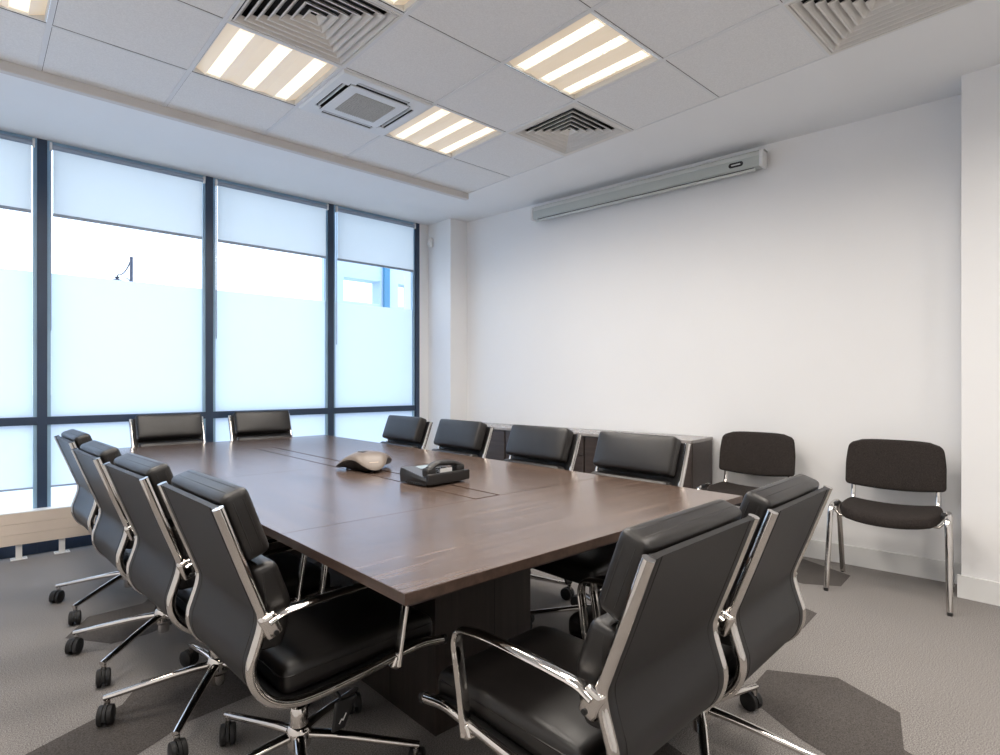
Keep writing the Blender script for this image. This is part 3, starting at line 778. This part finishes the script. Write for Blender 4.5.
for k in range(3):
    a = 2*pi*k/3
    bm = bmesh.new(); rbox((.028, .032, .003), .003, bm=bm, mapf=lambda v: Vector((v.x, v.y*(1-.25*v.x/.028), v.z))); bm.transform(RZ(a) @ T(.104, 0, .0615) @ RY(radians(27))); ob('speaker_pad', bm, M['tan_light'], cp, 50)
bm = bmesh.new(); rbox((.020, .018, .003), .0025, bm=bm); bm.transform(RZ(radians(60)) @ T(.03, 0, .097)); ob('key_pad', bm, M['phone'], cp, 50)
bm = bmesh.new()
for a in (0, 2*pi/3, 4*pi/3):
    lathe(bm, [(0, -.0), (.010, 0), (.009, .006), (0, .006)], 10, RZ(a) @ T(.10, 0, .001))
ob('foot', bm, M['rubber'], cp, 40)

# ------------------------------------------------------------------ desk phone
dp = empty('desk_phone', (1.590, 2.20, .7405), radians(4), 'black corded desk phone with its handset in the cradle on the table', 'telephone'); dp.scale = (.88, .94, 1.05)
# wedge body: x = along the handset side, y away
def wedge(x): return .034 + .030*(x+.13)/.26
bm = bmesh.new(); n = 10; secs = []
for k in range(n+1):
    y = -.10+.20*k/n; top = .030 + .034*(k/n)
    secs.append([(-.130, y, .004), (.130, y, .004), (.134, y, top*.55+.008), (.128, y, top), (-.128, y, top), (-.134, y, top*.55+.008)])
loft(bm, secs); ob('body', bm, M['phone'], dp, 30)
def onface(x0, x1, y0, y1, m, name, h=.003):
    bm = bmesh.new(); zf = lambda y: .030+.034*((y+.10)/.20)
    bot = [(x0, y0, zf(y0)-.001), (x1, y0, zf(y0)-.001), (x1, y1, zf(y1)-.001), (x0, y1, zf(y1)-.001)]
    loft(bm, [bot, [(a, b, c+h) for a, b, c in bot]]); return ob(name, bm, m, dp)
onface(-.126, -.055, -.095, .095, M['phone_mid'], 'side_panel', .004)
onface(-.045, .045, .045, .085, M['lcd'], 'display')
kp = onface(-.045, .120, -.075, .030, M['phone_mid'], 'key_panel', .002)
bm = bmesh.new()
for i in range(4):
    for j in range(4):
        y = -.064+.026*j; zf = .030+.034*((y+.10)/.20); x = -.03+.040*i
        box(bm, (x-.012, y-.007, zf), (x+.012, y+.007, zf+.006))
ob('keys', bm, M['phone'], kp)
hs = smooth_path([(-.105, -.085, .070), (-.06, -.085, .090), (0, -.085, .090), (.06, -.085, .086), (.105, -.085, .074)], 5)
bm = bmesh.new(); tube(bm, hs, .023, 12, r2=.012, side=(0, 1, 0)); h_ = ob('handset', bm, M['phone'], dp, 50)
for x, z in ((-.098, .058), (.098, .060)):
    bm = bmesh.new(); rbox((.030, .025, .019), .012, bm=bm); bm.transform(T(x, -.085, z)); ob('ear_cup', bm, M['phone'], h_, 50)
bm = rbox((.140, .012, .022), .006); bm.transform(T(.004, -.116, .032)); ob('cradle_rail', bm, M['phone'], dp, 40)
bm = bmesh.new(); box(bm, (-.035, -.098, .050), (.045, -.092, .068)); ob('name_card', bm, M['white'], dp)
pts = [(-.128, -.075, .02)]
for k in range(40): a = 2*pi*k/5; pts.append((-.140-.010*0+.006*cos(a), -.075+.0032*k, .010+.006*sin(a)+.0))
bm = bmesh.new(); tube(bm, pts, .0018, 5); ob('coiled_cord', bm, M['plastic'], dp, 50)

# ------------------------------------------------------------------ outside
bm = bmesh.new(); box(bm, (-30, YW+.31, -.20), (60, 80, -.12)); tag(ob('ground', bm, M['ground']), 'pale paving outside the windows', kind='structure')
# neighbouring wing with open strip
fc = empty('building', (0, 0, 0), 0, 'pale blue building wing seen through the window nearest the corner', 'building')
FY = 7.6; FX = 3.72
bm = bmesh.new()
def fq(x0, x1, z0, z1): box(bm, (x0, FY, z0), (x1, FY+.25, z1))
holes = [(.518*FY, .597*FY), (.638*FY, .672*FY)]
z0h, z1h = 2.38, 2.72
fq(FX, 9.5, -.12, z0h); fq(FX, 9.5, z1h, 4.6); xs = FX
for a, b in holes: fq(xs, a, z0h, z1h); xs = b
fq(xs, 9.5, z0h, z1h); ob('wall', bm, M['facade'], fc)
bm = bmesh.new(); xa = .602*FY; box(bm, (xa, FY-.06, 2.25), (xa+.09, FY, 4.55)); ob('post', bm, M['facade_dark'], fc)
# street lamp
lx, ly = 3.17, 18.
sl = empty('street_lamp', (lx, ly, -.12), 0, 'street lamp with a bell shade on a curved bracket outside the second window', 'street lamp')
bm = bmesh.new(); lathe(bm, [(0, 0), (.10, 0), (.10, .3), (.045, .5), (.040, 4.68), (0, 4.68)], 12); ob('post', bm, M['lamp'], sl, 40)
dv = Vector((.737, -.676, 0))*-1
def lpnt(d, z): return (dv.x*d, dv.y*d, z)
bm = bmesh.new(); tube(bm, smooth_path([lpnt(.02, 4.58), lpnt(.10, 4.40), lpnt(.20, 4.26), lpnt(.30, 4.20), lpnt(.36, 4.20), lpnt(.36, 4.10)], 5), .016, 8)
tube(bm, smooth_path([lpnt(.02, 4.02), lpnt(.10, 4.10), lpnt(.18, 4.13)], 4), .012, 8); ob('bracket', bm, M['lamp'], sl, 50)
bm = bmesh.new(); lathe(bm, [(0, .17), (.07, .17), (.03, .12), (.11, .09), (.18, .04), (.31, .0), (.29, -.01), (0, -.0)], 20, T(*lpnt(.38, 3.98))); ob('lamp_shade', bm, M['lamp'], sl, 40)

# ------------------------------------------------------------------ light
W = bpy.data.worlds.new('World'); bpy.context.scene.world = W; W.use_nodes = True
nt = W.node_tree; bg = nt.nodes['Background']
tc = nt.nodes.new('ShaderNodeTexCoord'); sx = nt.nodes.new('ShaderNodeSeparateXYZ'); rp_ = nt.nodes.new('ShaderNodeValToRGB')
nt.links.new(tc.outputs['Generated'], sx.inputs[0]); nt.links.new(sx.outputs['Z'], rp_.inputs['Fac'])
rp_.color_ramp.elements[0].position = .0; rp_.color_ramp.elements[0].color = (.84, .92, 1, 1)
rp_.color_ramp.elements[1].position = .8; rp_.color_ramp.elements[1].color = (.52, .715, 1, 1)
nt.links.new(rp_.outputs['Color'], bg.inputs['Color']); bg.inputs['Strength'].default_value = 2.1
for i in range(4):      # portals guide the sky light through the glazing
    l = bpy.data.lights.new('window_portal', 'AREA'); l.shape = 'RECTANGLE'; l.size = mull[i+1]-mull[i]; l.size_y = 2.8; l.cycles.is_portal = True
    o = bpy.data.objects.new('window_portal', l); C.objects.link(o); o.location = ((mull[i]+mull[i+1])/2, YW+.12, 1.45); o.rotation_euler = (-pi/2, 0, 0)
for c in [k for k, v in fix.items() if v == 'light']:  # one area lamp per fixture, the added ones behind the camera included
    l = bpy.data.lights.new('ceiling_lamp', 'AREA'); l.shape = 'SQUARE'; l.size = .54; l.energy = 13; l.color = (1, .93, .85); l.spread = radians(165)
    o = bpy.data.objects.new('ceiling_lamp', l); C.objects.link(o); x, y, z = cell(*c); o.location = (x, y, z-.012)

# ------------------------------------------------------------------ camera
cam = bpy.data.cameras.new('Camera'); co = bpy.data.objects.new('Camera', cam); C.objects.link(co)
cam.sensor_width = 36; cam.lens = 578/1000*36; cam.clip_start = .05; cam.clip_end = 200
cam.shift_y = (383-377.5)/1000
yaw = math.atan2(530, 578)
co.location = (0, 0, 1.2); co.rotation_euler = (pi/2, 0, -yaw)
sc = bpy.context.scene; sc.camera = co
sc.view_settings.view_transform = 'Standard'; sc.view_settings.look = 'None'; sc.view_settings.gamma = 1; sc.view_settings.use_curve_mapping = False
sc.view_settings.exposure = 0.52
